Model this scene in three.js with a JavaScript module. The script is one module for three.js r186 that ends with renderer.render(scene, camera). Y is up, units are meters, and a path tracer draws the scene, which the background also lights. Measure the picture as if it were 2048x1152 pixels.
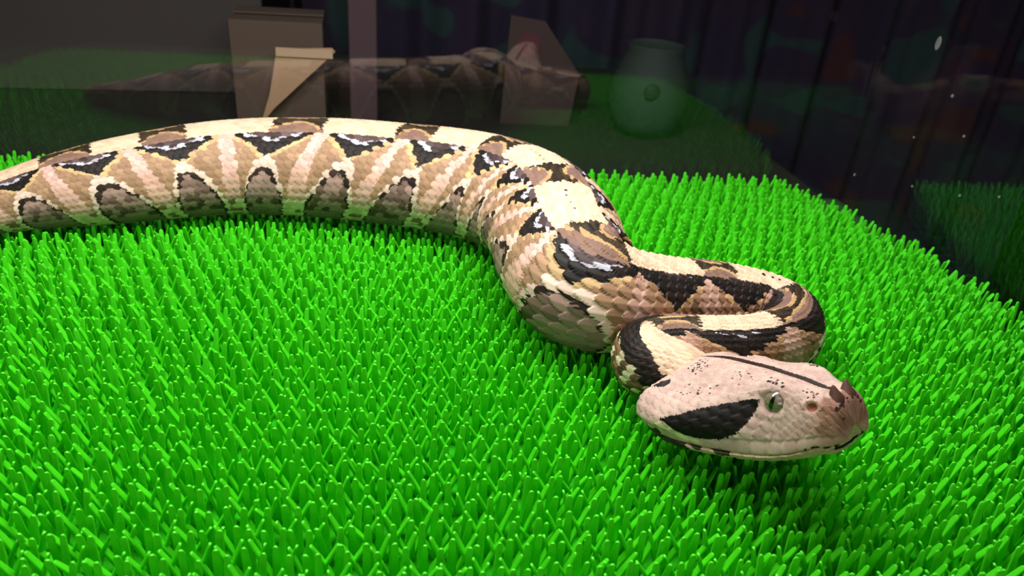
import * as THREE from 'three';
import { RectAreaLightUniformsLib } from 'three/addons/lights/RectAreaLightUniformsLib.js';
import { RoundedBoxGeometry } from 'three/addons/geometries/RoundedBoxGeometry.js';
import { mergeGeometries } from 'three/addons/utils/BufferGeometryUtils.js';

// ---------------------------------------------------------------- camera, light, exposure
const scene = new THREE.Scene();
const D = Math.PI / 180;
const TIP = 0.017;                       // height of the turf's blade tips
const CAM_Y = 0.25 + TIP;
const camera = new THREE.PerspectiveCamera(2 * Math.atan(576 / 1500) / D, 2048 / 1152, 0.02, 30);
camera.position.set(0, CAM_Y, 0);
camera.rotation.order = 'YXZ';
camera.rotation.set(-28.5 * D, -9.4 * D, 5 * D);
const renderer = new THREE.WebGLRenderer();
renderer.toneMapping = THREE.LinearToneMapping;
renderer.toneMappingExposure = 1.0;
camera.focus = 0.41; camera.userData.fStop = 13;
renderer.shadowMap.enabled = true;
RectAreaLightUniformsLib.init();
scene.background = new THREE.Color(0x000000);

const LAMP = { x: -0.02, y: 0.47, z: -0.42, w: 0.62, d: 0.11 };      // the tube lamp under the lid of the tank
const tubeLight = new THREE.RectAreaLight(new THREE.Color(1, 0.965, 0.94), 23.5, LAMP.w, LAMP.d);
tubeLight.position.set(LAMP.x, LAMP.y - 0.012, LAMP.z);
tubeLight.rotation.x = -Math.PI / 2;
scene.add(tubeLight);
const roomFill = new THREE.RectAreaLight(new THREE.Color(1, 0.93, 0.86), 1.6, 1.4, 0.5);   // unseen ceiling panel, added as dim room fill
roomFill.position.set(-0.2, 2.18, 0.9);
roomFill.rotation.x = -Math.PI / 2;
scene.add(roomFill);

const frontFill = new THREE.RectAreaLight(new THREE.Color(1, 0.94, 0.88), 2.6, 1.2, 0.8);        // added fill light from behind the viewer, no known source
frontFill.position.set(-0.3, 0.75, 1.8);
scene.add(frontFill);

// ---------------------------------------------------------------- helpers
function rng(seed) { let a = seed >>> 0; return () => { a = (a + 0x6D2B79F5) >>> 0; let t = a; t = Math.imul(t ^ (t >>> 15), t | 1); t ^= t + Math.imul(t ^ (t >>> 7), t | 61); return ((t ^ (t >>> 14)) >>> 0) / 4294967296; }; }
const hash = (a, b, c = 0) => { let h = Math.imul(a | 0, 374761393) ^ Math.imul(b | 0, 668265263) ^ Math.imul(c | 0, 2147483647); h = Math.imul(h ^ (h >>> 13), 1274126177); return ((h ^ (h >>> 16)) >>> 0) / 4294967296; };
const clamp = (x, a = 0, b = 1) => x < a ? a : x > b ? b : x;
const smooth = (a, b, x) => { const t = clamp((x - a) / (b - a)); return t * t * (3 - 2 * t); };
const mix = (a, b, t) => a + (b - a) * t;
function noise2(x, y, seed = 0) {
  const i = Math.floor(x), j = Math.floor(y), u = x - i, v = y - j, su = u * u * (3 - 2 * u), sv = v * v * (3 - 2 * v);
  return mix(mix(hash(i, j, seed), hash(i + 1, j, seed), su), mix(hash(i, j + 1, seed), hash(i + 1, j + 1, seed), su), sv);
}
const used = new Map();
function numbered(name) { const n = used.get(name) || 0; used.set(name, n + 1); return n ? `${name}_${String(n).padStart(3, '0')}` : name; }
function tag(o, label, category, group, kind) { o.userData.label = label; o.userData.category = category; if (group) o.userData.group = group; if (kind) o.userData.kind = kind; return o; }
function base(name, p = [0, 0, 0]) { const g = new THREE.Group(); g.name = numbered(name); g.position.set(...p); scene.add(g); return g; }
function part(name, geometry, material, parent) { const m = new THREE.Mesh(geometry, material); m.name = name; m.castShadow = m.receiveShadow = true; parent.add(m); return m; }
function box(w, h, d, x, y, z, r = 0) { const g = r ? new RoundedBoxGeometry(w, h, d, 2, r) : new THREE.BoxGeometry(w, h, d); g.translate(x, y, z); return g; }
const std = (r, g, b, rough = 0.7, more = {}) => new THREE.MeshPhysicalMaterial({ color: new THREE.Color().setRGB(r, g, b), roughness: rough, ...more });
const lin = (r, g, b) => [r, g, b].map((c) => { c /= 255; return c <= 0.04045 ? c / 12.92 : ((c + 0.055) / 1.055) ** 2.4; });

// ---------------------------------------------------------------- the snake's shape
// trunk: centre line from the tail end to the neck, with half width and half height
const trunkPts = [[-0.3558, 0.024, -0.508, 0.014, 0.013], [-0.3237, 0.028, -0.5256, 0.018, 0.017], [-0.2889, 0.0325, -0.544, 0.0235, 0.0215], [-0.2586, 0.0375, -0.5549, 0.029, 0.0265],
  [-0.2259, 0.042, -0.563, 0.034, 0.031], [-0.193, 0.045, -0.5736, 0.0375, 0.034], [-0.1585, 0.0475, -0.5841, 0.04, 0.0365], [-0.1219, 0.049, -0.5913, 0.042, 0.038],
  [-0.0829, 0.0505, -0.5895, 0.0435, 0.0395], [-0.0432, 0.0515, -0.5845, 0.0445, 0.0405], [-0.0033, 0.052, -0.5752, 0.0455, 0.041], [0.036, 0.053, -0.5612, 0.046, 0.042],
  [0.068, 0.0535, -0.5431, 0.0465, 0.0425], [0.0932, 0.0535, -0.5128, 0.0465, 0.0425], [0.1034, 0.053, -0.4723, 0.046, 0.042], [0.1039, 0.0515, -0.4302, 0.044, 0.0405],
  [0.1115, 0.049, -0.3975, 0.041, 0.038], [0.1329, 0.044, -0.391, 0.0355, 0.033], [0.164, 0.04, -0.3951, 0.031, 0.029], [0.1993, 0.0375, -0.3992, 0.0275, 0.0265],
  [0.2275, 0.0355, -0.3959, 0.024, 0.0245], [0.2399, 0.0355, -0.3804, 0.021, 0.0235], [0.2304, 0.0362, -0.36, 0.02, 0.023], [0.208, 0.0375, -0.346, 0.0195, 0.022],
  [0.186, 0.0385, -0.342, 0.019, 0.021], [0.167, 0.039, -0.342, 0.0185, 0.0205], [0.149, 0.039, -0.344, 0.0178, 0.02], [0.135, 0.0385, -0.3405, 0.0172, 0.0195],
  [0.1345, 0.0385, -0.3295, 0.0185, 0.0195], [0.1455, 0.0375, -0.3205, 0.0185, 0.019]];
const cr = (a, b, c, d, t) => 0.5 * (2 * b + (c - a) * t + (2 * a - 5 * b + 4 * c - d) * t * t + (3 * b - a - 3 * c + d) * t * t * t);
const crd = (a, b, c, d, t) => 0.5 * ((c - a) + 2 * (2 * a - 5 * b + 4 * c - d) * t + 3 * (3 * b - a - 3 * c + d) * t * t);
// head: its own axes (x forward, y up, z to the snake's right), origin on the crown between the eyes
const HO = new THREE.Vector3(0.1789, 0.0779, -0.2658);
const HF = new THREE.Vector3(0.3723, 0.4104, 0.8325).normalize();
const HU = new THREE.Vector3(-0.2023, 0.9113, -0.3587); HU.addScaledVector(HF, -HU.dot(HF)).normalize();
const HR = new THREE.Vector3().crossVectors(HF, HU);
const headM = new THREE.Matrix4().makeBasis(HF, HU, HR).setPosition(HO);
const toWorld = (x, y, z) => new THREE.Vector3(x, y, z).applyMatrix4(headM);
const neckEnd = toWorld(-0.066, -0.019, 0);
trunkPts.push([neckEnd.x, neckEnd.y, neckEnd.z, 0.018, 0.0185]);
const afterNeck = toWorld(-0.050, -0.019, 0);
const P = (i) => i < 0 ? trunkPts[0].map((v, k) => 2 * v - trunkPts[1][k]) : i >= trunkPts.length ? [afterNeck.x, afterNeck.y, afterNeck.z, 0.018, 0.0185] : trunkPts[i];
// even steps along the centre line
const fine = [];
for (let i = 0; i < trunkPts.length - 1; i++) for (let k = 0; k < 60; k++) {
  const t = k / 60, q = [0, 1, 2, 3, 4].map((c) => cr(P(i - 1)[c], P(i)[c], P(i + 1)[c], P(i + 2)[c], t)), d = [0, 1, 2].map((c) => crd(P(i - 1)[c], P(i)[c], P(i + 1)[c], P(i + 2)[c], t));
  fine.push({ c: new THREE.Vector3(q[0], q[1], q[2]), a: q[3], b: q[4], t: new THREE.Vector3(...d).normalize() });
}
fine.push({ c: neckEnd.clone(), a: 0.018, b: 0.0185, t: HF.clone() });
fine[0].s = 0;
for (let i = 1; i < fine.length; i++) fine[i].s = fine[i - 1].s + fine[i].c.distanceTo(fine[i - 1].c);
const LEN = fine[fine.length - 1].s;
let cursor = 0;
function trunkAt(s) {
  if (fine[cursor].s > s) cursor = 0;
  while (cursor < fine.length - 2 && fine[cursor + 1].s <= s) cursor++;
  const f0 = fine[cursor], f1 = fine[cursor + 1], t = clamp((s - f0.s) / (f1.s - f0.s));
  return { c: f0.c.clone().lerp(f1.c, t), t: f0.t.clone().lerp(f1.t, t).normalize(), a: mix(f0.a, f1.a, t), b: mix(f0.b, f1.b, t) };
}
// scale rows: ROWS round the body, narrow along the back and wide on the flanks; the pitch along it grows with the girth
const ROWS = 52;
const rowOf = (f) => ROWS / 360 * (f + 0.25 * 90 / Math.PI * Math.sin(2 * f * D));
const ringUp = (s) => new THREE.Vector3(0, 1, 0).lerp(HU, smooth(LEN - 0.05, LEN, s));
function ringPoint(q, S, U, f, out) { const c = Math.cos(f); return out.copy(q.c).addScaledVector(S, q.a * Math.sin(f)).addScaledVector(U, q.b * c * (c < 0 ? 1 - 0.10 * c * c : 1)); }
const NS = 1200, NF = 72, girthAt = new Float64Array(NS + 1), scaleIndex = new Float64Array((NS + 1) * (NF + 1));
{
  let last = null;
  for (let i = 0; i <= NS; i++) {
    const s = i / NS * LEN, q = trunkAt(s), S = new THREE.Vector3().crossVectors(q.t, ringUp(s)).normalize(), U = new THREE.Vector3().crossVectors(S, q.t), ring = [];
    girthAt[i] = Math.PI * (q.a + q.b);
    for (let j = 0; j <= NF; j++) {
      const p = ringPoint(q, S, U, (j / NF * 2 - 1) * Math.PI, new THREE.Vector3()); ring.push(p);
      const step = LEN / NS, along = last ? p.clone().sub(last[j]).dot(q.t) : 0, d = Math.max(0.45 * step, 0.62 * along + 0.38 * step);
      scaleIndex[i * (NF + 1) + j] = i ? scaleIndex[(i - 1) * (NF + 1) + j] + d / (1.22 * girthAt[i] / ROWS) : 0;
    }
    last = ring;
  }
}
const girth = (s) => { const x = clamp(s / LEN) * NS, i = Math.min(NS - 1, Math.floor(x)); return mix(girthAt[i], girthAt[i + 1], x - i); };
function indexAt(s, f) {                          // place along the scale rows at s metres and f degrees
  const x = clamp(s / LEN) * NS, i = Math.min(NS - 1, Math.floor(x)), u = x - i, y = clamp(f / 360 + 0.5) * NF, j = Math.min(NF - 1, Math.floor(y)), v = y - j, o = i * (NF + 1) + j, n = o + NF + 1;
  return mix(mix(scaleIndex[o], scaleIndex[o + 1], v), mix(scaleIndex[n], scaleIndex[n + 1], v), u);
}
// fewer, larger rows on the fore body and neck
const FORE = 0.598, FORE_RATIO = 36 / 52;
const lattice = (s, f) => { const q = s > FORE ? FORE_RATIO : 1; return [indexAt(s, f) * q, rowOf(f) * q, q]; };
// the overlapping scale on top at a place: lattice cell, height (0..1) and distance from its outline
const cellOut = { row: 0, k: 0, h: 0, edge: 0, dv: 0 };
function scaleCell(kk, r) {
  let best = -9;
  const r0 = Math.round(r);
  for (let row = r0 - 1; row <= r0 + 1; row++) {
    const off = (row & 1) ? 0.5 : 0, dv = r - row, ad = Math.abs(dv);
    if (ad > 0.66) continue;
    const kb = Math.round(kk - off);
    for (let k = kb - 1; k <= kb + 1; k++) {
      const du = (k + off) - kk;                                   // towards the tail
      if (du > 0.92 || du < -0.8) continue;
      const w = du > -0.1 ? 0.64 * Math.pow(Math.max(0, 1 - Math.pow((du + 0.1) / 1.02, 2.0)), 0.6) : 0.64;
      if (ad > w) continue;
      const h = 0.46 + 0.56 * du - 0.42 * dv * dv + 0.11 * Math.exp(-(dv * dv) / 0.012);
      if (h > best) { best = h; cellOut.row = row; cellOut.k = k + off; cellOut.edge = w - ad; cellOut.dv = dv; }
    }
  }
  cellOut.h = best < -5 ? 0 : clamp(best);
  if (best < -5) { cellOut.row = r0; cellOut.k = Math.round(kk); cellOut.edge = 0; }
  return cellOut;
}
// the head's rings: nine points from the crown (0) down the right side to the chin (8), each [x, y, z]
const ell = (x, cy, a, b) => Array.from({ length: 9 }, (_, k) => [x, cy + b * Math.cos(k * 22.5 * D), a * Math.sin(k * 22.5 * D)]);
const headRings = [
  ell(-0.066, -0.019, 0.018, 0.0185),
  [[-.06, -.0005, 0], [-.0605, -.001, .008], [-.062, -.0035, .016], [-.064, -.009, .0225], [-.064, -.018, .0245], [-.063, -.026, .023], [-.061, -.031, .019], [-.06, -.036, .01], [-.06, -.037, 0]],
  [[-.054, .0003, 0], [-.055, -.001, .01], [-.06, -.0042, .0205], [-.0665, -.0095, .0315], [-.068, -.017, .0362], [-.065, -.026, .0342], [-.06, -.032, .029], [-.056, -.037, .016], [-.056, -.038, 0]],
  [[-.047, .001, 0], [-.048, -.002, .012], [-.0535, -.0087, .0255], [-.0615, -.0105, .0385], [-.0635, -.0178, .0437], [-.0605, -.0254, .0412], [-.055, -.0309, .037], [-.05, -.0357, .021], [-.05, -.0367, 0]],
  [[-.038, .0014, 0], [-.039, -.0016, .012], [-.042, -.00924, .026], [-.0465, -.0122, .039], [-.0475, -.0193, .0452], [-.046, -.02644, .0428], [-.0435, -.03164, .04], [-.041, -.03632, .022], [-.041, -.03732, 0]],
  [[-.027, .0008, 0], [-.027, -.0008, .0115], [-.028, -.00756, .0235], [-.03, -.0123, .0337], [-.031, -.02, .0397], [-.031, -.0288, .0385], [-.03, -.0333, .0365], [-.03, -.0374, .021], [-.03, -.0384, 0]],
  [[-.014, -.0002, 0], [-.014, -.0002, .0095], [-.014, -.0048, .019], [-.0145, -.0115, .0257], [-.015, -.0205, .031], [-.016, -.0308, .0315], [-.016, -.0348, .03], [-.016, -.0389, .018], [-.016, -.0399, 0]],
  [[-.004, -.0018, 0], [-.004, .0002, .008], [-.003, -.0016, .0156], [-.003, -.0098, .0195], [-.003, -.021, .0243], [-.004, -.0313, .026], [-.004, -.035, .0245], [-.004, -.0384, .015], [-.004, -.0394, 0]],
  [[.005, -.003, 0], [.005, -.0012, .007], [.0055, -.0018, .0138], [.006, -.01, .0172], [.006, -.0205, .0208], [.006, -.0303, .0225], [.006, -.0333, .021], [.006, -.0364, .013], [.006, -.0374, 0]],
  [[.014, -.0048, 0], [.014, -.0038, .006], [.01435, -.0055, .0112], [.01456, -.011, .0148], [.01456, -.0195, .0176], [.01456, -.02812, .0187], [.01456, -.03092, .0172], [.01456, -.03386, .011], [.01456, -.03466, 0]],
  [[.0196, -.0054, 0], [.0196, -.0045, .0052], [.01981, -.0062, .0098], [.01995, -.011, .0128], [.01995, -.0185, .0152], [.01995, -.02628, .0158], [.01974, -.02908, .0138], [.01925, -.03204, .0088], [.0189, -.03284, 0]],
  [[.02415, -.0055, 0], [.02415, -.0055, .0045], [.02436, -.0075, .0085], [.0245, -.0115, .0112], [.02464, -.0178, .013], [.0245, -.0262, .0128], [.02254, -.0296, .0108], [.02156, -.0322, .0068], [.02121, -.033, 0]],
  [[.02695, -.0075, 0], [.02702, -.0078, .004], [.0273, -.0095, .0074], [.02758, -.013, .0094], [.02786, -.0185, .0105], [.02765, -.0252, .0098], [.02366, -.028, .0078], [.02226, -.0302, .005], [.02198, -.031, 0]],
  [[.02835, -.0108, 0], [.02842, -.011, .0026], [.0287, -.0124, .0048], [.02898, -.0155, .006], [.02919, -.0195, .0066], [.02891, -.0238, .0058], [.02464, -.0264, .0042], [.02282, -.0284, .003], [.02268, -.0288, 0]],
  [[0.02959, -0.01813, 0.0], [0.02959, -0.01813, 1.8e-05], [0.02959, -0.01815, 3.3e-05], [0.02959, -0.01817, 4.2e-05], [0.02959, -0.0182, 4.5e-05], [0.02959, -0.01824, 3.9e-05], [0.02959, -0.01826, 3e-05], [0.02959, -0.01827, 1.5e-05], [0.02959, -0.01828, 0.0]],
];
const HT = headRings.length - 1;
function headBase(t, psi) {                     // t 0..HT from the neck to the snout, psi -8..8
  const side = psi < 0 ? -1 : 1, q = Math.min(8, Math.abs(psi)), i = Math.min(HT - 1, Math.floor(t)), u = t - i, j = Math.min(7, Math.floor(q)), v = q - j;
  const R = (n) => headRings[clamp(n, 0, HT)], at = (ring, n) => n < 0 ? [ring[-n][0], ring[-n][1], -ring[-n][2]] : n > 8 ? [ring[16 - n][0], ring[16 - n][1], -ring[16 - n][2]] : ring[n];
  const rows = [i - 1, i, i + 1, i + 2].map((n) => { const ring = R(n); return [0, 1, 2].map((c) => cr(at(ring, j - 1)[c], at(ring, j)[c], at(ring, j + 1)[c], at(ring, j + 2)[c], v)); });
  const p = [0, 1, 2].map((c) => cr(rows[0][c], rows[1][c], rows[2][c], rows[3][c], u));
  return new THREE.Vector3(p[0], p[1], p[2] * side);
}
// ---------------------------------------------------------------- the snake's markings
// pale blocks along the back, and the middles of the dark wedges on either flank (metres from the tail end)
const pale = [[0.02, 0.05], [0.072, 0.112], [0.146, 0.1785], [0.2103, 0.2757], [0.3155, 0.374], [0.4035, 0.4476], [0.473, 0.512], [0.543, 0.596], [0.6235, 0.679], [0.7045, 0.744], [0.797, 0.8435]];
const wedgesR = [-0.02, 0.04, 0.094, 0.1445, 0.2, 0.2775, 0.3465, 0.4085, 0.4685, 0.513, 0.549, 0.5855, 0.6105, 0.652, 0.708, 0.765, 0.83, 0.888, 0.95];
const wedgesL = [-0.03, 0.03, 0.09, 0.15, 0.21, 0.275, 0.345, 0.41, 0.465, 0.51, 0.552, 0.597, 0.65, 0.705, 0.768, 0.822, 0.878, 0.95];
const C = {
  pale: [224, 194, 163], paleDim: [208, 176, 148], saddle: [66, 54, 36], saddleDeep: [38, 30, 22], arc: [184, 150, 102],
  violet: [118, 96, 96], silver: [196, 198, 212], black: [19, 16, 14], yellow: [206, 174, 122], tan: [172, 138, 108], brown: [142, 108, 80], pink: [220, 180, 168], rose: [208, 164, 140],
  arch: [234, 206, 190], archCream: [214, 204, 164], inner: [60, 45, 36], innerMid: [168, 136, 126], grey: [124, 106, 94], belly: [192, 178, 130], bellyDark: [112, 102, 78],
};
const mix3 = (a, b, t) => [mix(a[0], b[0], t), mix(a[1], b[1], t), mix(a[2], b[2], t)];
const slant = [[0.1, 0.0002], [0.18, 0.00025], [0.234, 0.00006], [0.304, -0.0003], [0.371, -0.00045], [0.43, -0.0005], [0.55, -0.0005], [0.6, 0]];
const arrowLeft = [[0.872, 4], [0.877, 11], [0.8858, 29], [0.8909, 56], [0.896, 70], [0.92, 100]];
function tab(list, x) { if (x <= list[0][0]) return list[0][1]; for (let i = 1; i < list.length; i++) if (x < list[i][0]) return mix(list[i - 1][1], list[i][1], (x - list[i - 1][0]) / (list[i][0] - list[i - 1][0])); return list[list.length - 1][1]; }
function trunkColour(s, f, j1, j2) {              // s metres, f degrees from the back (right side positive), j1 and j2 vary from scale to scale
  const a0 = Math.abs(f), a = a0 + (j1 - 0.5) * 1.5;
  if (s > 0.871 && ((f >= 0 && a < tab(arrowLeft, s)) || (f < 0 && a < 4 + (s - 0.871) * 3600))) return mix3(C.pale, C.paleDim, j2 * 0.6);
  let inPale = false, gap = 0, gapHalf = 0.03;
  for (let i = 0; i < pale.length; i++) {
    if (s >= pale[i][0] && s <= pale[i][1]) inPale = true;
    const n0 = pale[i][1], n1 = i + 1 < pale.length ? pale[i + 1][0] : 0.872;
    if (s > n0 && s < n1) { gapHalf = (n1 - n0) / 2; gap = (s - (n0 + n1) / 2) / gapHalf; }
  }
  if (inPale && a < 24.5) return mix3(C.pale, C.paleDim, j2 * 0.55);
  const W = f >= 0 ? wedgesR : wedgesL, sk = f >= 0 && a > 25 ? s - tab(slant, s) * (a - 40) : s;
  let i = 0; while (i < W.length - 2 && W[i + 1] <= sk) i++;
  const x = (sk - W[i]) / (W[i + 1] - W[i]), u = x < 0.5 ? x : x - 1, au = Math.abs(u);
  if (f > 0 && s > 0.862 && a > 12) {              // right side of the neck: a black band along the pale arrow, then brown
    const band = tab(arrowLeft, s) + 40 + (j2 - 0.5) * 8;
    if (a < band) return mix3(C.black, C.inner, j2 * 0.5);
    if (a < band + 7) return j2 > 0.55 ? mix3(C.archCream, C.grey, 0.2) : C.black;
    return j2 > 0.8 ? C.archCream : mix3(C.brown, C.inner, j2);
  }
  const fore = smooth(0.615, 0.635, s), V = mix(56, 69, fore) - au / 0.43 * mix(30, 34, fore), Vin = 37 - au / 0.30 * 9;
  if (a < 25) {                                    // the dark saddle between two pale blocks
    const arc = 7 + 15 * gap * gap;
    if (gapHalf > 0.009 && Math.abs(a - arc) < 2.3 && Math.abs(gap) < 0.93) return mix3(C.arc, C.tan, j2 * 0.5);
    if (gapHalf > 0.009 && a > arc) return mix3(C.violet, C.brown, 0.3 + 0.4 * j2);
    return mix3(C.saddle, C.saddleDeep, j2);
  }
  if (a < V) {                                     // the black wedge with its silver zigzag
    if (Math.abs(a - Vin) < 1.7 && au < 0.29 && j1 > 0.12 + 0.75 * fore) return mix3(C.silver, C.violet, j2 * 0.35);
    if (a < Vin && au < 0.24) return mix3(C.violet, C.black, 0.15 + 0.45 * fore + 0.5 * j2 * (1 - 0.3 * fore));
    return mix3(C.black, C.inner, j2 * 0.5);
  }
  const archEdge = mix(55, 70, fore) + Math.pow(au / 0.36, 1.9) * 52;
  if (a > archEdge && au < 0.385) {                // under the arch
    const depth = a - archEdge, side = 0.375 - au;
    if (depth < 10.5 || side < 0.045) return a > 98 ? mix3(C.archCream, C.arch, clamp((114 - a) / 20) * (0.5 + j2 * 0.5)) : mix3(C.arch, C.rose, j2 * 0.3);
    if (depth < 17 || side < 0.075) return mix3(C.inner, C.black, j2 * 0.6);
    if (a < 118) return mix3(C.innerMid, j2 > 0.6 ? C.inner : C.grey, clamp((a - 84) / 30) * 0.5 + j2 * 0.4);
    return mix3(C.grey, a > 140 ? C.belly : C.bellyDark, clamp((a - 118) / 40) * 0.6 + j2 * 0.4);
  }
  if (a > 106) return j2 > 0.7 ? mix3(C.brown, C.bellyDark, 0.5) : mix3(C.archCream, C.belly, clamp(j2 + clamp((a - 106) / 40) * 0.4));
  const stripe = mix(0.075, 0.125, clamp((a - 28) / 60)), d = 0.5 - au;                      // the pale pink stripe between two wedges
  if (fore > 0.5 && d < stripe * 1.1) return mix3(C.pink, C.brown, 0.25 + j2 * 0.4);
  if (fore > 0.5) return a < V + 5 && j2 > 0.4 ? mix3(C.yellow, C.brown, 0.35) : mix3(C.brown, j2 > 0.75 ? C.inner : C.tan, 0.15 + j2 * 0.35);
  if (d < stripe) return a > 66 ? mix3(C.rose, C.pink, j2 * 0.7) : mix3(C.pink, C.rose, j2 * 0.35);
  if (a < V + 6) return mix3(C.yellow, C.tan, j2 * 0.35);
  if (d < stripe + 0.06) return mix3(C.brown, C.tan, 0.35 + j2 * 0.6);
  return mix3(C.tan, C.brown, clamp((a - 60) / 40) * 0.3 + j2 * 0.5);
}
function bytes(w, h) { return new Uint8Array(w * h * 4); }
function colourTexture(data, w, h) { const t = new THREE.DataTexture(data, w, h, THREE.RGBAFormat); t.colorSpace = THREE.SRGBColorSpace; t.magFilter = THREE.LinearFilter; t.minFilter = THREE.LinearFilter; t.needsUpdate = true; return t; }
function trunkTexture(s0, s1, W, H) {
  const data = bytes(W, H), e = 0.002;
  for (let i = 0; i < W; i++) {
    const s = mix(s0, s1, (i + 0.5) / W);
    for (let j = 0; j < H; j++) {
      const f = ((j + 0.5) / H * 2 - 1) * 180, [kk, r, q] = lattice(s, f), cell = scaleCell(kk, r), k2 = cell.k * 2, row = cell.row;
      const slope = (indexAt(s + e, f) * q - kk) / e, jj = hash(k2, row, 3), j2 = hash(k2, row, 7), v = 0.93 + 0.13 * hash(k2, row, 11), pull = 0.5;       // most of a scale takes the colour of its middle
      const n1 = noise2(s * 900, f * 0.9, 41) - 0.5, n2 = noise2(s * 900, f * 0.9, 42) - 0.5;
      const fc = f + (row - r) * 360 / (ROWS * q) / (1 + 0.25 * Math.cos(2 * f * D)), sc = s + clamp((cell.k - indexAt(s, fc) * q) / Math.max(slope, 40), -0.012, 0.012);
      const c = trunkColour(mix(s, sc, pull) + n1 * 0.0012, mix(f, fc, pull) + n2 * 1.4, jj, j2);
      const rim = 1 - 0.16 * (1 - smooth(0, 0.10, cell.edge)), g = v * rim * (0.965 + 0.07 * noise2(s * 3200, f * 3, 5)), o = (j * W + i) * 4;
      data[o] = clamp(c[0] * g, 0, 255); data[o + 1] = clamp(c[1] * g, 0, 255); data[o + 2] = clamp(c[2] * g, 0, 255); data[o + 3] = 255;
    }
  }
  return data;
}
function dot(data, W, H, s0, s1, s, f, r, c) {     // a small ink mark on a trunk texture
  const px = (s - s0) / (s1 - s0) * W, py = (f / 360 + 0.5) * H, rx = r / (s1 - s0) * W, ry = r / girth(s) * H;
  for (let i = Math.floor(px - rx); i <= px + rx; i++) for (let j = Math.floor(py - ry); j <= py + ry; j++) {
    if (i < 0 || j < 0 || i >= W || j >= H || ((i - px) / rx) ** 2 + ((j - py) / ry) ** 2 > 1) continue;
    const o = (j * W + i) * 4; data[o] = c[0]; data[o + 1] = c[1]; data[o + 2] = c[2];
  }
}
const HALF = LEN / 2, TW = 2048, TH = 1024;
const skinA = trunkTexture(0, HALF, TW, TH), skinB = trunkTexture(HALF, LEN, TW, TH);
for (const [s, f, r] of [[0.483, -2, 0.0008], [0.489, -1, 0.0009], [0.496, 0, 0.0008], [0.503, 1, 0.0007], [0.556, 0, 0.0011], [0.563, 1, 0.0007], [0.572, 0, 0.0006], [0.58, 0, 0.0008], [0.724, 3, 0.0014], [0.731, 2, 0.001], [0.736, 1, 0.0009]]) dot(skinB, TW, TH, HALF, LEN, s, f, r, [40, 30, 24]);

// ---------------------------------------------------------------- the head's markings
const inPoly = (poly, x, y) => { let c = false; for (let i = 0, j = poly.length - 1; i < poly.length; j = i++) { const [xi, yi] = poly[i], [xj, yj] = poly[j]; if ((yi > y) !== (yj > y) && x < (xj - xi) * (y - yi) / (yj - yi) + xi) c = !c; } return c; };
const cheekPatch = [[6.9, 63.5], [6.85, 71.5], [6.58, 84], [6.24, 95.5], [5.79, 102.5], [5.24, 104], [4.81, 102.5], [4.55, 97.5], [4.26, 88.5], [4.05, 86], [4.52, 79], [5.09, 69.8], [5.83, 63], [6.47, 61.6]];
const creamStrip = [[3.9, 88], [4.2, 90], [4.55, 99], [4.85, 104], [5.2, 106], [5.2, 112], [4.7, 109], [4.2, 100], [3.9, 94]];
const lobeSpot = [[2.33, 47], [2.34, 50], [2.3, 56], [2.4, 60.5], [2.62, 58], [2.75, 53], [2.6, 48]];
const HW = 1024, HH = 1024;
// base grid of the head, kept for painting and for the mesh
const headRows = 260, NJ = 288;
const headGrid = [];
for (let i = 0; i <= headRows; i++) { const t = i / headRows * HT, row = []; for (let j = 0; j <= NJ; j++) row.push(headBase(t, (j / NJ * 2 - 1) * 8)); headGrid.push(row); }
const headArc = headGrid.map((row) => { const m = NJ / 2, a = new Float64Array(NJ + 1); for (let j = m + 1; j <= NJ; j++) a[j] = a[j - 1] + row[j].distanceTo(row[j - 1]); for (let j = m - 1; j >= 0; j--) a[j] = a[j + 1] - row[j].distanceTo(row[j + 1]); return a; });
function headAt(t, f, out) {                      // place and arc length from the middle line
  const x = clamp(t / HT) * headRows, i = Math.min(headRows - 1, Math.floor(x)), u = x - i, y = (f / 360 + 0.5) * NJ, j = clamp(Math.floor(y), 0, NJ - 1), v = y - j, A = headGrid[i], B = headGrid[i + 1];
  for (const k of ['x', 'y', 'z']) out[k] = mix(mix(A[j][k], A[j + 1][k], v), mix(B[j][k], B[j + 1][k], v), u);
  out.arc = mix(mix(headArc[i][j], headArc[i][j + 1], v), mix(headArc[i + 1][j], headArc[i + 1][j + 1], v), u);
  return out;
}
const EYE = new THREE.Vector3(0.0014, -0.0096, 0.0143), EYE_R = 0.0062;
const NOSTRIL = new THREE.Vector3(0.0185, -0.0098, 0.0128);
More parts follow.
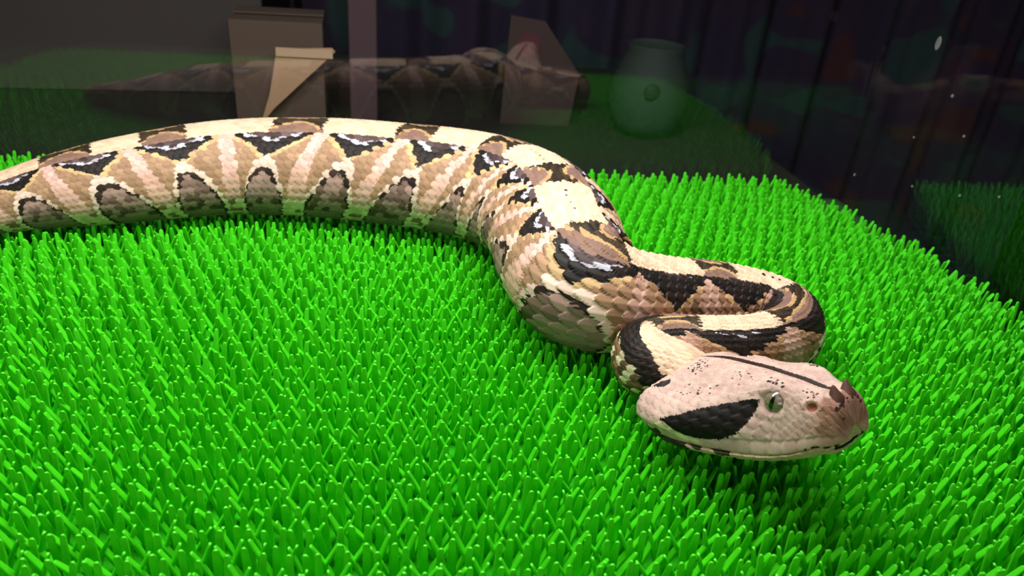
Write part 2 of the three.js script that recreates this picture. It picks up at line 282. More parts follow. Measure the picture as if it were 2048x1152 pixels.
function headRelief(t, f, p) {                    // height of the head's scales in metres; also which scale this is
  const a = Math.abs(f), out = { h: 0, k: 0, row: 0, edge: 1, zone: 0 };
  const fade = 1 - smooth(12.6, 13.8, t);
  if (a > 99 && a < 117.5 && t > 3.5) {            // lip scales
    const cx = p.x / 0.0066, k = Math.floor(cx), dx = cx - k - 0.5, dy = (a - 108.2) / 17.5;
    const r = Math.max(Math.abs(dx), Math.abs(dy)), e = 0.5 - (dx * dx + dy * dy * 0.6 > 0.2 ? Math.sqrt(dx * dx + dy * dy) * 0.86 : r);
    out.k = k; out.row = f > 0 ? 900 : -900; out.edge = Math.max(0, e) * 0.8; out.zone = 2; out.h = 0.00045 * Math.sqrt(Math.max(0, 1 - 3.4 * (dx * dx + dy * dy))) * fade;
    return out;
  }
  const big = a > 52 && t > 2.2;
  const size = big ? (t > 7.6 ? 0.0032 : 0.0050) : a > 36 ? 0.0028 : 0.0019;
  const q = scaleCell(p.x / (size * 1.15), p.arc / size);
  out.k = q.k + Math.round(size * 1e4) * 1000; out.row = q.row; out.edge = q.edge; out.zone = big ? 1 : 0;
  out.h = q.h * size * (big ? 0.19 : 0.14) * fade;
  return out;
}
function headShape(t, f, p) {                     // folds: mouth line, eye socket, nostril, brow
  const a = Math.abs(f); let h = 0;
  if (t > 4.2) h -= 0.0013 * Math.exp(-(((a - 119.5) / 2.2) ** 2)) * smooth(4.2, 5, t) * (1 - smooth(13, 13.8, t));
  const z = Math.abs(p.z), de = Math.hypot(p.x - EYE.x, p.y - EYE.y, z - EYE.z - 0.003);
  h += 0.0005 * Math.exp(-(((de - 0.0066) / 0.0014) ** 2)) - 0.0012 * Math.exp(-((de / 0.0042) ** 2));
  const dn = Math.hypot(p.x - NOSTRIL.x, (p.y - NOSTRIL.y) * 1.25, (z - NOSTRIL.z) * 0.6);
  h += 0.0006 * Math.exp(-(((dn - 0.0036) / 0.0010) ** 2)) * (p.y > NOSTRIL.y - 0.001 ? 1 : 0.3) - 0.0020 * Math.exp(-((dn / 0.0017) ** 2));
  h -= 0.0005 * Math.exp(-((a / 3.2) ** 2)) * smooth(3.2, 5, t) * (1 - smooth(9.3, 10.4, t));     // the groove down the middle of the crown
  return h;
}
const specks = [];
{
  const r = rng(77);
  const around = (t, f, st, sf, n, s0, s1) => { for (let i = 0; i < n; i++) specks.push([t + (r() + r() - 1) * st, f + (r() + r() - 1) * sf, s0 + r() * (s1 - s0)]); };
  around(2.7, 22, 0.9, 16, 30, 0.0003, 0.0007); around(4.3, 42, 1.2, 14, 16, 0.0003, 0.0007); around(5.6, 26, 0.9, 14, 18, 0.0002, 0.0005); around(7.5, 40, 0.7, 10, 14, 0.0003, 0.0007); around(7.6, -38, 0.7, 10, 12, 0.0003, 0.0007);
  around(9.2, 38, 0.8, 14, 10, 0.0003, 0.0006); around(5, -30, 1.5, 14, 14, 0.0003, 0.0006); around(12.2, 30, 0.8, 40, 14, 0.0004, 0.0009); around(12.2, -30, 0.8, 30, 10, 0.0004, 0.0009);
}
const skinH = bytes(HW, HH);
{
  const q = { x: 0, y: 0, z: 0, arc: 0 };
  const base = [194, 166, 153], blush = [184, 150, 141], cream = [206, 181, 164], snout = [176, 136, 116], stain = [112, 74, 56], ink = [15, 12, 11], jaw = [186, 164, 128];
  for (let i = 0; i < HW; i++) {
    const t = (i + 0.5) / HW * HT;
    for (let j = 0; j < HH; j++) {
      const f = ((j + 0.5) / HH * 2 - 1) * 180, a = Math.abs(f);
      headAt(t, f, q);
      const e = headRelief(t, f, q), j1 = hash(e.k * 2, e.row, 21), j2 = hash(e.k * 2, e.row, 22), n = noise2(q.x * 300, q.arc * 300, 8), n2 = noise2(q.x * 1500, q.arc * 1500, 9);
      let c = mix3(base, n > 0.5 ? blush : cream, Math.abs(n - 0.5) * 1.2 + j1 * 0.15);
      c = mix3(c, snout, smooth(8.6, 11.6, t + n) * 0.75 * smooth(20, 70, a));
      if (a > 118) c = mix3(jaw, base, 0.3 * n);
      const wob = (n2 - 0.5) * 2.2, tt = t + (n2 - 0.5) * 0.08;
      const st = smooth(0.0208, 0.0232, q.x + (n - 0.5) * 0.005) * smooth(-0.0225, -0.0175, q.y + (n2 - 0.5) * 0.003 + (n - 0.5) * 0.004);
      if (st > 0.02) c = mix3(c, mix3(stain, snout, n * 0.4 + j2 * 0.25), st * 0.75);
      if (inPoly(cheekPatch, tt, a + wob)) c = mix3(ink, [40, 32, 24], j1 * 0.35);
      else if (inPoly(creamStrip, tt, a + wob)) c = [214, 204, 158];
      if (f > 0 ? inPoly(lobeSpot, tt, a + wob) : inPoly(lobeSpot, tt - 0.2, a + wob)) c = [28, 22, 20];
      const stripeHalf = 0.0016 * smooth(0.8, 4, t) * (1 - 0.3 * smooth(8.6, 9.8, t)) + 0.0003;
      if (t > 1.0 && t < 9.9 && Math.abs(q.arc) < stripeHalf + (n2 - 0.5) * 0.0005) c = mix3([58, 40, 32], [36, 26, 22], j1);
      if (a > 112 && a < 121 && t > 9.2 && t < 11.9 && (Math.floor(t * 3.2) % 3 !== 0)) c = mix3(ink, jaw, n2 > 0.7 ? 0.4 : 0);
      if (a > 117 && t < 5.2 + (n - 0.5) * 2.2) c = mix3([74, 66, 46], ink, j2 * 0.8);
      if (a > 96 && a < 140 && t < 4.0 && n > 0.42) c = mix3([96, 82, 60], ink, j2 * 0.6);
      if (a > 121 && t > 11.7 && t < 12.6) c = ink;
      { const dn = Math.hypot(q.x - NOSTRIL.x, (q.y - NOSTRIL.y) * 1.2, (Math.abs(q.z) - NOSTRIL.z) * 0.6); if (dn < 0.0026) c = mix3([136, 82, 62], c, smooth(0.0018, 0.0026, dn)); }
      const rim = e.zone === 2 ? 1 - 0.07 * (1 - smooth(0, 0.08, e.edge)) : 1 - (e.zone ? 0.20 : 0.12) * (1 - smooth(0, 0.12, e.edge)), g = rim * (0.95 + 0.10 * j2) * (0.97 + 0.06 * n2), o = (j * HW + i) * 4;
      for (let k = 0; k < 3; k++) skinH[o + k] = clamp(c[k] * g, 0, 255);
      skinH[o + 3] = 255;
    }
  }
  for (const [t, f, r] of specks) {                // ink specks
    const i0 = Math.round(t / HT * HW), j0 = Math.round((f / 360 + 0.5) * HH), c0 = { ...headAt(t, f, q) };
    for (let i = i0 - 14; i <= i0 + 14; i++) for (let j = j0 - 14; j <= j0 + 14; j++) {
      if (i < 0 || i >= HW || j < 0 || j >= HH) continue;
      headAt((i + 0.5) / HW * HT, ((j + 0.5) / HH * 2 - 1) * 180, q);
      if (Math.hypot(q.x - c0.x, q.y - c0.y, q.z - c0.z) < r) { const o = (j * HW + i) * 4; skinH[o] = 44; skinH[o + 1] = 34; skinH[o + 2] = 34; }
    }
  }
}
// ---------------------------------------------------------------- the snake's mesh: one skin from the tail end to the snout
const snake = base('snake');
tag(snake, 'gaboon viper with patterned brown, pink and black scales lying on green turf', 'snake');
{
  const places = [];                               // rings lie closer together where the body bends sharply
  for (let v = 0; v < HALF - 2e-4; v += 0.00078) places.push(v);
  const iHalf = places.length;
  for (let v = HALF; v < LEN - 2e-4; v += v > 0.590 && v < 0.632 ? 0.00022 : v > 0.632 ? 0.0005 : 0.00075) places.push(v);
  places.push(LEN);
  const trunkRows = places.length - 1, rows = [];
  const grid = [], lift = [];
  for (let i = 0; i <= trunkRows; i++) {
    const s = places[i], q = trunkAt(s), S = new THREE.Vector3().crossVectors(q.t, ringUp(s)).normalize(), U = new THREE.Vector3().crossVectors(S, q.t), amp = (s > FORE ? 0.30 / FORE_RATIO : 0.17) * girth(s) / ROWS, row = [], l = [];
    for (let j = 0; j <= NJ; j++) {
      const deg = (j / NJ * 2 - 1) * 180;
      row.push(ringPoint(q, S, U, deg * D, new THREE.Vector3()));
      l.push((scaleCell(...lattice(s, deg)).h - 0.4) * amp * (1 - 0.75 * smooth(LEN - 0.02, LEN, s)));
    }
    grid.push(row); lift.push(l); rows.push(s);
  }
  for (let i = 1; i <= headRows; i++) {
    const t = i / headRows * HT, row = [], l = [];
    for (let j = 0; j <= NJ; j++) {
      const f = (j / NJ * 2 - 1) * 180, p = headGrid[i][j], q = { x: p.x, y: p.y, z: p.z, arc: headArc[i][j] };
      row.push(p.clone().applyMatrix4(headM)); l.push(headRelief(t, f, q).h * smooth(0, 1.2, t) + headShape(t, f, q) * smooth(0, 2, t));
    }
    grid.push(row); lift.push(l); rows.push(t);
  }
  const n = grid.length, pos = new Float32Array(n * (NJ + 1) * 3), uv = new Float32Array(n * (NJ + 1) * 2), index = [];
  const e1 = new THREE.Vector3(), e2 = new THREE.Vector3(), nn = new THREE.Vector3();
  for (let i = 0; i < n; i++) for (let j = 0; j <= NJ; j++) {
    const jm = j === 0 ? NJ - 1 : j - 1, jp = j === NJ ? 1 : j + 1;
    e1.subVectors(grid[Math.min(n - 1, i + 1)][j], grid[Math.max(0, i - 1)][j]); e2.subVectors(grid[i][jp], grid[i][jm]);
    nn.crossVectors(e2, e1).normalize();
    const o = (i * (NJ + 1) + j) * 3, p = grid[i][j], h = lift[i][j];
    pos[o] = p.x + nn.x * h; pos[o + 1] = p.y + nn.y * h; pos[o + 2] = p.z + nn.z * h;
    const s = rows[i];
    uv[(i * (NJ + 1) + j) * 2] = i > trunkRows ? s / HT : s / HALF;                       // the second half of the trunk has its own texture, offset by 1
    uv[(i * (NJ + 1) + j) * 2 + 1] = j / NJ;
  }
  const runs = [0, 0, 0];
  const quads = (i0, i1) => { for (let i = i0; i < i1; i++) for (let j = 0; j < NJ; j++) { const a = i * (NJ + 1) + j, b = a + 1, c = a + NJ + 1, d = c + 1; index.push(a, c, b, b, c, d); } };
  quads(0, iHalf); runs[0] = index.length; quads(iHalf, trunkRows); runs[1] = index.length;
  // the last trunk ring again with the head's own texture coordinates
  const seam = n * (NJ + 1), pos2 = new Float32Array(pos.length + (NJ + 1) * 3), uv2 = new Float32Array(uv.length + (NJ + 1) * 2);
  pos2.set(pos); uv2.set(uv);
  for (let j = 0; j <= NJ; j++) { const a = (trunkRows * (NJ + 1) + j); for (let k = 0; k < 3; k++) pos2[(seam + j) * 3 + k] = pos[a * 3 + k]; uv2[(seam + j) * 2] = 0; uv2[(seam + j) * 2 + 1] = j / NJ; }
  for (let j = 0; j < NJ; j++) { const a = seam + j, b = a + 1, c = (trunkRows + 1) * (NJ + 1) + j, d = c + 1; index.push(a, c, b, b, c, d); }
  quads(trunkRows + 1, n - 1); runs[2] = index.length;
  const g = new THREE.BufferGeometry();
  g.setAttribute('position', new THREE.BufferAttribute(pos2, 3)); g.setAttribute('uv', new THREE.BufferAttribute(uv2, 2)); g.setIndex(index);
  g.computeVertexNormals();
  const N = g.attributes.normal;                   // even out the seams
  const join = (a, b) => { const x = N.getX(a) + N.getX(b), y = N.getY(a) + N.getY(b), z = N.getZ(a) + N.getZ(b), l = Math.hypot(x, y, z) || 1; N.setXYZ(a, x / l, y / l, z / l); N.setXYZ(b, x / l, y / l, z / l); };
  for (let i = 0; i < n; i++) join(i * (NJ + 1), i * (NJ + 1) + NJ);
  for (let j = 0; j <= NJ; j++) join(trunkRows * (NJ + 1) + j, seam + j);
  g.addGroup(0, runs[0], 0); g.addGroup(runs[0], runs[1] - runs[0], 1); g.addGroup(runs[1], runs[2] - runs[1], 2);
  const skin = (data, w, h, shift) => { const map = colourTexture(data, w, h); map.wrapS = THREE.ClampToEdgeWrapping; if (shift) map.offset.x = -1; return new THREE.MeshPhysicalMaterial({ map, roughness: 0.55, specularIntensity: 0.4 }); };
  part("body", g, [skin(skinA, TW, TH, 0), skin(skinB, TW, TH, 1), skin(skinH, HW, HH, 0)], snake);
  // eyes
  const EW = 256, eyeData = bytes(EW, EW);
  for (let i = 0; i < EW; i++) for (let j = 0; j < EW; j++) {
    // u runs round the pole axis, v from pole to pole; the pupil faces the pole
    const v = 1 - (j + 0.5) / EW, th = v * Math.PI, ph = (i + 0.5) / EW * 2 * Math.PI, x = Math.sin(th) * Math.cos(ph), y = Math.sin(th) * Math.sin(ph), o = (j * EW + i) * 4;
    const slit = Math.abs(x) < 0.17 * Math.max(0, 1 - (y / 0.82) ** 2) && th < 1.4, vein = noise2(x * 14, y * 14, 31), edge = smooth(0.8, 1.05, th);
    let c = mix3([142, 132, 108], [92, 80, 60], vein * 0.8); c = mix3(c, [40, 34, 28], edge); if (slit) c = [10, 9, 9];
    for (let k = 0; k < 3; k++) eyeData[o + k] = c[k]; eyeData[o + 3] = 255;
  }
  const eyeMat = new THREE.MeshPhysicalMaterial({ map: colourTexture(eyeData, EW, EW), roughness: 0.25, clearcoat: 1, clearcoatRoughness: 0.03 });
  for (const side of [1, -1]) {
    const eg = new THREE.SphereGeometry(EYE_R, 48, 32);
    const m = part('eye', eg, eyeMat, snake);
    const look = new THREE.Vector3(0.22, 0.10, side).normalize(), upv = new THREE.Vector3(0.35, 1, 0), ex = new THREE.Vector3().crossVectors(upv, look).normalize(), ez = new THREE.Vector3().crossVectors(ex, look);
    const mm = new THREE.Matrix4().makeBasis(ex, look, ez).setPosition(EYE.x, EYE.y, EYE.z * side).premultiply(headM);
    mm.decompose(m.position, m.quaternion, m.scale);
    m.userData.label = side > 0 ? 'silvery brown eye with a black slit pupil' : 'far eye of the snake';
  }
  // the pair of horns on the snout
  const hornMat = std(...lin(82, 50, 38), 0.6);
  for (const side of [1, -1]) {
    const prof = [[0.0001, 0.0066], [0.0010, 0.0058], [0.0020, 0.0040], [0.0031, 0.0018], [0.0038, 0.0000], [0.0042, -0.0026]].map(([r, y]) => new THREE.Vector2(r, y));
    const hg = new THREE.LatheGeometry(prof.reverse(), 20), a = hg.attributes.position;
    for (let i = 0; i < a.count; i++) { const y = a.getY(i), w = 1 + 0.12 * Math.sin(y * 2600 + a.getX(i) * 900); a.setX(i, a.getX(i) * w * 0.85 - 0.10 * Math.max(0, y)); a.setZ(i, a.getZ(i) * w * 1.05 + 0.12 * side * Math.max(0, y)); }
    hg.computeVertexNormals();
    const m = part('horn', hg, hornMat, snake);
    const mm = new THREE.Matrix4().makeTranslation(0.0243, -0.0078, 0.0036 * side).premultiply(headM);
    mm.decompose(m.position, m.quaternion, m.scale);
  }
}
// ---------------------------------------------------------------- the tank, the room and what stands behind the glass
const ROOM = { x0: -1.9, x1: 1.9, y0: -0.85, y1: 2.25, z0: -2.3, z1: 1.9 };
function structure(name, g, m, label) { const o = part(name, g, m, scene); o.userData.kind = 'structure'; if (label) o.userData.label = label; return o; }
{
  const dark = std(...lin(58, 50, 54), 0.9), T = 0.06, { x0, x1, y0, y1, z0, z1 } = ROOM, w = x1 - x0, d = z1 - z0, h = y1 - y0, cx = (x0 + x1) / 2, cz = (z0 + z1) / 2, cy = (y0 + y1) / 2;
  structure('floor', box(w, T, d, cx, y0 - T / 2, cz), std(...lin(70, 62, 58), 0.8), 'dark floor of the room');
  structure('ceiling', box(w, T, d, cx, y1 + T / 2, cz), std(...lin(120, 112, 108), 0.9), 'grey ceiling of the room');
  structure('wall_back', box(w, h, T, cx, cy, z0 - T / 2), dark, 'dim wall behind the tank');
  structure('wall_front', box(w, h, T, cx, cy, z1 + T / 2), dark, 'dim wall behind the viewer');
  structure('wall_left', box(T, h, d, x0 - T / 2, cy, cz), dark, 'dim wall on the left');
  structure('wall_right', box(T, h, d, x1 + T / 2, cy, cz), dark, 'dim wall on the right');
}
const GLASS_Z = -0.712, GLASS_X = 0.464, TANK_L = -0.62, TANK_F = 0.2, FLOOR_Y = -0.0125;
const glass = new THREE.MeshPhysicalMaterial({ color: 0xffffff, transmission: 1, thickness: 0, roughness: 0.02, ior: 1.5 });
const tank = base('glass_tank', [0, FLOOR_Y, 0]);
tag(tank, 'dark glass tank holding the turf and the snake', 'tank');
{
  const w = GLASS_X - TANK_L, cx = (GLASS_X + TANK_L) / 2, d = TANK_F - GLASS_Z, cz = (TANK_F + GLASS_Z) / 2;
  part('floor_panel', box(w + 0.01, 0.012, d + 0.01, cx, -0.006, cz), std(0.008, 0.07, 0.006, 0.9), tank);
  const back = part('back_pane', box(w, 0.5, 0.004, 0, 0.25, 0), glass, tank); back.position.set(cx, 0, GLASS_Z - 0.002); back.rotation.x = -2.1 * D; back.userData.label = 'back glass pane with faint reflections';
  const side = part('side_pane', box(0.004, 0.5, d, 0, 0.25, 0), glass, tank); side.position.set(GLASS_X + 0.002, 0, cz); side.userData.label = 'right glass pane mirroring the turf';
  part('side_pane', box(0.004, 0.5, d, TANK_L - 0.002, 0.25, cz), glass, tank);
  const wet = new THREE.MeshPhysicalMaterial({ color: 0xffffff, roughness: 0.1, transmission: 0.92, thickness: 0 });
  const pr = rng(9);
  for (const [y, z, h] of [[0.182, -0.63, 0.006], [0.038, -0.69, 0.0016], [0.075, -0.54, 0.0014], [0.146, -0.59, 0.0016], [0.06, -0.6, 0.0012], [0.1, -0.62, 0.001], [0.12, -0.56, 0.0013], [0.09, -0.5, 0.0012]]) {
    const m = part('water_drop', new THREE.SphereGeometry(1, 14, 10), wet, tank); m.scale.set(0.0012, h, h * (0.55 + pr() * 0.1)); m.position.set(GLASS_X - 0.0004, y, z);
  }
  const lidM = std(0.01, 0.01, 0.011, 0.6);
  part('lid', mergeGeometries([box(w + 0.03, 0.012, 0.2, cx, 0.512, LAMP.z - 0.005), box(0.02, 0.02, d, TANK_L, 0.511, cz), box(0.02, 0.02, d, GLASS_X, 0.511, cz)]), lidM, tank);
  
}
// the lamp: a light tube in a reflector trough under the lid
{
  const lamp = base('tube_lamp', [LAMP.x, LAMP.y, LAMP.z]);
  tag(lamp, 'white tube lamp under the lid of the tank', 'lamp');
  part('housing', mergeGeometries([box(LAMP.w + 0.03, 0.012, LAMP.d + 0.02, 0, 0.014, 0, 0.003), box(LAMP.w + 0.03, 0.034, 0.006, 0, 0.002, LAMP.d / 2 + 0.008), box(LAMP.w + 0.03, 0.034, 0.006, 0, 0.002, -LAMP.d / 2 - 0.008)].map((g) => g.index ? g.toNonIndexed() : g)), std(0.5, 0.5, 0.5, 0.5), lamp);
  part('light_tube', new THREE.CylinderGeometry(0.007, 0.007, LAMP.w, 20).rotateZ(Math.PI / 2), new THREE.MeshStandardMaterial({ color: 0xffffff, emissive: 0xfff4e6, emissiveIntensity: 2.0 }), lamp);
}
{
  const panel = base('added_ceiling_light', [-0.2, 2.2, 0.9]);  // unseen lamp, added to fill the front of the snake
  tag(panel, 'unseen ceiling panel added as dim fill light', 'ceiling light');
  part('frame', box(1.46, 0.03, 0.56, 0, 0.02, 0, 0.004), std(0.6, 0.6, 0.6, 0.6), panel);
  part('diffuser', box(1.4, 0.008, 0.5, 0, 0.001, 0), new THREE.MeshStandardMaterial({ color: 0xffffff, emissive: 0xffeedd, emissiveIntensity: 0.8 }), panel);
}
{
  const c = base('added_fill_case', [-0.3, ROOM.y0, 1.83]);  // added glowing case, lifts the shaded flanks with neutral light
  tag(c, 'unseen glowing case added behind the viewer as fill light', 'display case');
  part('cabinet', box(1.3, 1.2, 0.1, 0, 0.6, 0.02, 0.004), std(0.08, 0.07, 0.07, 0.6), c);
  part('fill_panel', box(1.2, 0.8, 0.006, 0, 0.75 - ROOM.y0, -0.022), new THREE.MeshStandardMaterial({ color: 0xffffff, emissive: 0xfff0e2, emissiveIntensity: 0.8 }), c);
  part('top_frame', box(1.3, 0.06, 0.1, 0, 1.18 - ROOM.y0, 0.02, 0.004), std(0.08, 0.07, 0.07, 0.6), c);
  for (const x of [-0.625, 0.625]) part('side_frame', box(0.05, 0.92, 0.1, x, 0.75 - ROOM.y0, 0.02), std(0.08, 0.07, 0.07, 0.6), c);
}
// the stand that carries the tank
{
  const t = base('tank_stand', [0, FLOOR_Y - 0.012, 0]);
  tag(t, 'dark cabinet carrying the glass tank', 'cabinet');
  part('top_board', box(1.23, 0.03, 1.5, -0.14, -0.015, -0.62, 0.004), std(0.03, 0.025, 0.024, 0.6), t);
  part('body', box(1.19, 0.79, 1.4, -0.14, -0.425, -0.62), std(0.02, 0.018, 0.018, 0.7), t);
}

// objects set behind the back pane for blurred forms seen in it
{
  const topY = FLOOR_Y - 0.012;
  const bx = base('cardboard_box', [-0.155, topY, -1.0]);
  tag(bx, 'brown cardboard box standing behind the back glass', 'box');
  bx.rotation.y = 0.05;
  const kraft = std(...lin(92, 76, 66), 0.9);
  part('carton', box(0.108, 0.122, 0.08, 0, 0.061, 0, 0.001), kraft, bx);
  part('flap', box(0.108, 0.002, 0.04, 0, 0.1245, -0.018), kraft, bx);
  const card = base('tan_card', [-0.165, topY, -0.945]);
  tag(card, 'pointed tan card propped against the cardboard box', 'card');
  const sh = new THREE.Shape([[-0.012, 0.0], [0.006, 0.022], [0.082, 0.094], [0.078, 0.098], [0.014, 0.094], [0.002, 0.04]].map(([x, y]) => new THREE.Vector2(x, y)));
  const cg = new THREE.ExtrudeGeometry(sh, { depth: 0.002, bevelEnabled: false });
  part('sheet', cg, std(...lin(184, 150, 118), 0.85), card);
  part('folded_edge', box(0.066, 0.010, 0.003, 0.046, 0.091, 0.0035), std(...lin(200, 170, 140), 0.85), card);
  const post = base('wooden_post', [-0.0505, topY, -0.96]);
  tag(post, 'plum brown upright post behind the back glass', 'post');
  part('shaft', box(0.034, 0.5, 0.03, 0, 0.25, 0, 0.003), std(...lin(74, 54, 60), 0.8), post);
  const board = base('grey_board', [-0.40, topY, -1.08]);
  tag(board, 'wide grey brown board standing behind the left of the snake', 'board');
  board.rotation.y = 0.1;
  part('panel', box(0.42, 0.5, 0.02, 0, 0.25, 0, 0.003), std(...lin(72, 66, 64), 0.8), board);
  part('rail', box(0.42, 0.02, 0.024, 0, 0.2, 0), std(...lin(78, 70, 66), 0.8), board);
  // a dark patterned curtain
  const cu = base('dark_curtain', [0.62, ROOM.y0, -1.45]);
  tag(cu, 'dark purple curtain with faint teal blotches hanging behind the glass', 'curtain');
  const W2 = 512, data = bytes(W2, W2);
  for (let i = 0; i < W2; i++) for (let j = 0; j < W2; j++) {
    const x = i / W2, y = j / W2, n = noise2(x * 16, y * 14, 61) * 0.6 + noise2(x * 40, y * 36, 62) * 0.4, m = noise2(x * 26 + 5, y * 26, 63), o = (j * W2 + i) * 4;
    let c = mix3([62, 43, 70], [46, 46, 72], n); if (m > 0.66) c = mix3(c, [50, 72, 75], smooth(0.66, 0.75, m)); if (m < 0.2) c = mix3(c, [78, 46, 53], smooth(0.2, 0.1, m));
    for (let k = 0; k < 3; k++) data[o + k] = c[k]; data[o + 3] = 255;
  }
  const cl = new THREE.PlaneGeometry(1.6, 1.5, 220, 4); cl.translate(0, 0.76, 0);
  const a = cl.attributes.position; for (let i = 0; i < a.count; i++) a.setZ(i, 0.018 * Math.sin(a.getX(i) * 46) + 0.008 * Math.sin(a.getX(i) * 101 + 1)); cl.computeVertexNormals();
  part('cloth', cl, new THREE.MeshPhysicalMaterial({ map: colourTexture(data, W2, W2), roughness: 0.95, side: THREE.DoubleSide }), cu);
  part('rod', new THREE.CylinderGeometry(0.008, 0.008, 1.66, 12).rotateZ(Math.PI / 2).translate(0, 1.51, 0), std(0.05, 0.05, 0.05, 0.4, { metalness: 0.6 }), cu);
  for (const x of [-0.82, 0.82]) part('upright', new THREE.CylinderGeometry(0.007, 0.007, 1.51, 10).translate(x, 0.755, 0), std(0.05, 0.05, 0.05, 0.4, { metalness: 0.6 }), cu);
  // added rounded solid with a dark spot, for a blurred form in the glass
  const jar = base('added_blob', [0.325, topY, -0.98]);
  tag(jar, 'grey green rounded solid added for a blurred form seen in the glass', 'jar');
  const prof = [[0, 0], [0.034, 0.0], [0.046, 0.018], [0.052, 0.045], [0.050, 0.07], [0.042, 0.095], [0.036, 0.11], [0.039, 0.118], [0.035, 0.118], [0.032, 0.108], [0.0, 0.10]].map(([x, y]) => new THREE.Vector2(x, y));
  part('rounded_solid', new THREE.LatheGeometry(prof, 40), std(...lin(40, 54, 49), 0.8), jar);
  part('dark_spot', new THREE.SphereGeometry(0.011, 20, 14).scale(1, 1, 0.5).translate(-0.012, 0.066, 0.049), std(...lin(22, 32, 30), 0.8), jar);
  const wedge = base('leaning_panel', [0.178, topY, -1.0]);
  tag(wedge, 'rust brown slanted panel with a red patch behind the glass', 'panel');
  const ws = new THREE.Shape([[-0.05, 0], [0.045, 0], [0.052, 0.07], [0.0, 0.135], [-0.045, 0.14]].map(([x, y]) => new THREE.Vector2(x, y)));
  part('sheet', new THREE.ExtrudeGeometry(ws, { depth: 0.006, bevelEnabled: false }), std(...lin(62, 47, 46), 0.85), wedge);
  part('patch', new THREE.CylinderGeometry(0.016, 0.016, 0.003, 24).rotateX(Math.PI / 2).translate(-0.02, 0.105, 0.007), std(...lin(80, 38, 46), 0.8), wedge);
}
// ---------------------------------------------------------------- the turf mat
const BASE_Y = -0.009, TUFT_X = 0.0122, TUFT_Z = 0.0132;
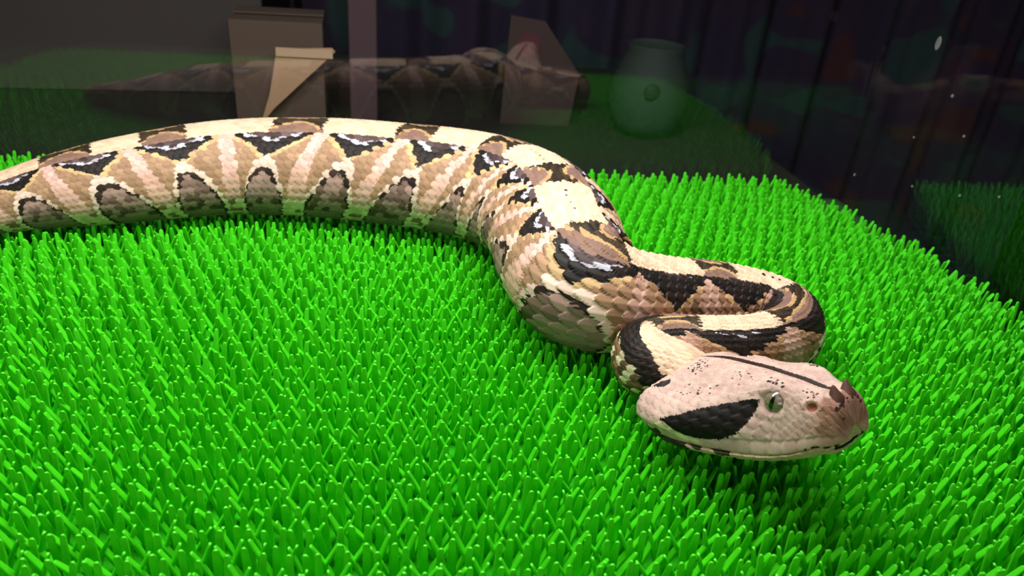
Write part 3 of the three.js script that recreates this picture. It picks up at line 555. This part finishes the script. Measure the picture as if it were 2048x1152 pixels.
// outline of the mat's back right edge
const edgePts = [[0.372, -0.702], [0.383, -0.695], [0.403, -0.663], [0.419, -0.613], [0.433, -0.568], [0.445, -0.528], [0.449, -0.487], [0.453, -0.454], [0.455, -0.43], [0.458, -0.33], [0.458, 0.1]];
const edgeX = (z) => { if (z <= edgePts[0][1]) return -9; for (let i = 1; i < edgePts.length; i++) if (z < edgePts[i][1]) return mix(edgePts[i - 1][0], edgePts[i][0], (z - edgePts[i - 1][1]) / (edgePts[i][1] - edgePts[i - 1][1])); return edgePts[edgePts.length - 1][0]; };
const mat = base('artificial_turf_mat', [0, BASE_Y, 0]);
tag(mat, 'bright green plastic turf mat covering the tank floor', 'turf mat');
{
  const shape = new THREE.Shape([[-0.6, 0.7], ...edgePts.map(([x, z]) => [x + 0.004, -z]), [-0.6, -0.1]].map(([x, y]) => new THREE.Vector2(x, y)));
  const g = new THREE.ExtrudeGeometry(shape, { depth: 0.003, bevelEnabled: false }); g.rotateX(-Math.PI / 2); g.translate(0, -0.003, 0);
  part('backing', g, std(0.02, 0.4, 0.006, 1, { specularIntensity: 0.2 }), mat);
  // one blade: a flat tapering tongue with a rounded tip, leaning outwards from the tuft's middle
  function blade(len, w0, w1, th, lean, turn, r0, bend) {
    const steps = [0, 0.3, 0.65, 0.93, 0.965, 0.988, 1], n = steps.length - 1, pos = [], idx = [];
    for (let i = 0; i <= n; i++) {
      const t = steps[i], y = t, tip = t > 0.93 ? Math.sqrt(Math.max(0.12, 1 - ((t - 0.93) / 0.075) ** 2)) : 1, w = mix(w0, w1, Math.min(1, t * 1.1)) / 2 * tip, q = th / 2 * (1 - 0.25 * t) * (t > 0.9 ? 0.75 : 1);
      const ang = lean + bend * t, out = r0 + Math.sin(lean) * len * t + bend * len * t * t * 0.4, up = Math.cos(ang) * len * y;
      for (const [a, b] of [[-w, 0.35 * q], [-w * 0.75, q], [w * 0.75, q], [w, 0.35 * q], [w, -0.35 * q], [w * 0.75, -q], [-w * 0.75, -q], [-w, -0.35 * q]]) pos.push(a, up - b * Math.sin(ang), out + b * Math.cos(ang));
    }
    const m = 8;
    for (let i = 0; i < n; i++) for (let k = 0; k < m; k++) { const a = i * m + k, b = i * m + (k + 1) % m, c = a + m, d = b + m; idx.push(a, b, c, b, d, c); }
    for (let k = 1; k < m - 1; k++) idx.push(n * m, n * m + k, n * m + k + 1);
    const b = new THREE.BufferGeometry(); b.setAttribute('position', new THREE.Float32BufferAttribute(pos, 3)); b.setIndex(idx); b.rotateY(turn); return b;
  }
  const variants = [];
  const r = rng(5);
  for (let v = 0; v < 6; v++) {
    const list = [], jig = (x) => (r() - 0.5) * 2 * x;
    for (let k = 0; k < 4; k++) {
      const side = k & 1;
      list.push(blade(0.0272 + jig(0.0014), 0.0050, 0.0029 + jig(0.0003), 0.0019, (side ? 18 + jig(7) : 9 + jig(4)) * D, k * Math.PI / 2 + jig(0.18), side ? 0.0012 : 0.0014, (side ? 0.12 : 0.02) + jig(0.08)));
    }
    const g2 = mergeGeometries(list); g2.computeVertexNormals(); variants.push(g2);
  }
  const plastic = new THREE.MeshPhysicalMaterial({ color: new THREE.Color().setRGB(0.066, 0.68, 0.011), roughness: 0.3, specularIntensity: 0.8 });
  plastic.name = 'turf_plastic';
  // tufts in staggered rows; those under the snake are pressed down
  const spots = [];
  const line = []; for (let s = 0; s <= LEN; s += 0.006) line.push(trunkAt(s));
  for (let row = 0; row < 50; row++) for (let k = -50; k < 42; k++) {
    const z = -0.694 + row * TUFT_Z, x = (k + (row & 1 ? 0.5 : 0)) * TUFT_X + 0.0035;
    if (x < -0.56 || x > edgeX(z) || z > -0.09) continue;
    let sy = 1;
    for (const q of line) { const d = Math.hypot(q.c.x - x, q.c.z - z); if (d < q.a) { const under = q.c.y - q.b * Math.sqrt(1 - (d / q.a) ** 2) - BASE_Y; sy = Math.min(sy, clamp(under / 0.0255, 0.35, 1)); } }
    const p = new THREE.Vector3(x + (r() - 0.5) * 0.0012, 0, z + (r() - 0.5) * 0.0012);
    const view = p.clone().add(new THREE.Vector3(0, TIP, 0)).applyMatrix4(new THREE.Matrix4().copy((camera.updateMatrixWorld(), camera.matrixWorldInverse.copy(camera.matrixWorld).invert())));
    const px = 1024 - 1500 * view.x / view.z, py = 576 + 1500 * view.y / view.z;
    spots.push({ p, sy, turn: (r() - 0.5) * 0.36, tx: (r() - 0.5) * 0.09, tz: (r() - 0.5) * 0.09, v: Math.floor(r() * 6), size: view.z < 0 && px > 0 && px < 2048 && py > 0 && py < 1160 && sy === 1 ? -1 / view.z : 0, tint: r() });
  }
  spots.sort((a, b) => b.size - a.size);
  const near = spots.slice(0, 300), rest = spots.slice(300);
  near.forEach((s) => { const m = part('grass_tuft', variants[s.v], plastic, mat); m.position.copy(s.p); m.rotation.set(s.tx, s.turn, s.tz); m.scale.set(1, s.sy, 1); });
  variants.forEach((g2, v) => {
    const list = rest.filter((s) => s.v === v), im = new THREE.InstancedMesh(g2, plastic, list.length), o = new THREE.Object3D();
    list.forEach((s, i) => { o.position.copy(s.p); o.rotation.set(s.tx, s.turn, s.tz); o.scale.set(1, s.sy, 1); o.updateMatrix(); im.setMatrixAt(i, o.matrix); });
    im.name = 'turf_pile'; im.userData.kind = 'stuff'; im.castShadow = im.receiveShadow = true; mat.add(im);
  });
}

renderer.render(scene, camera);
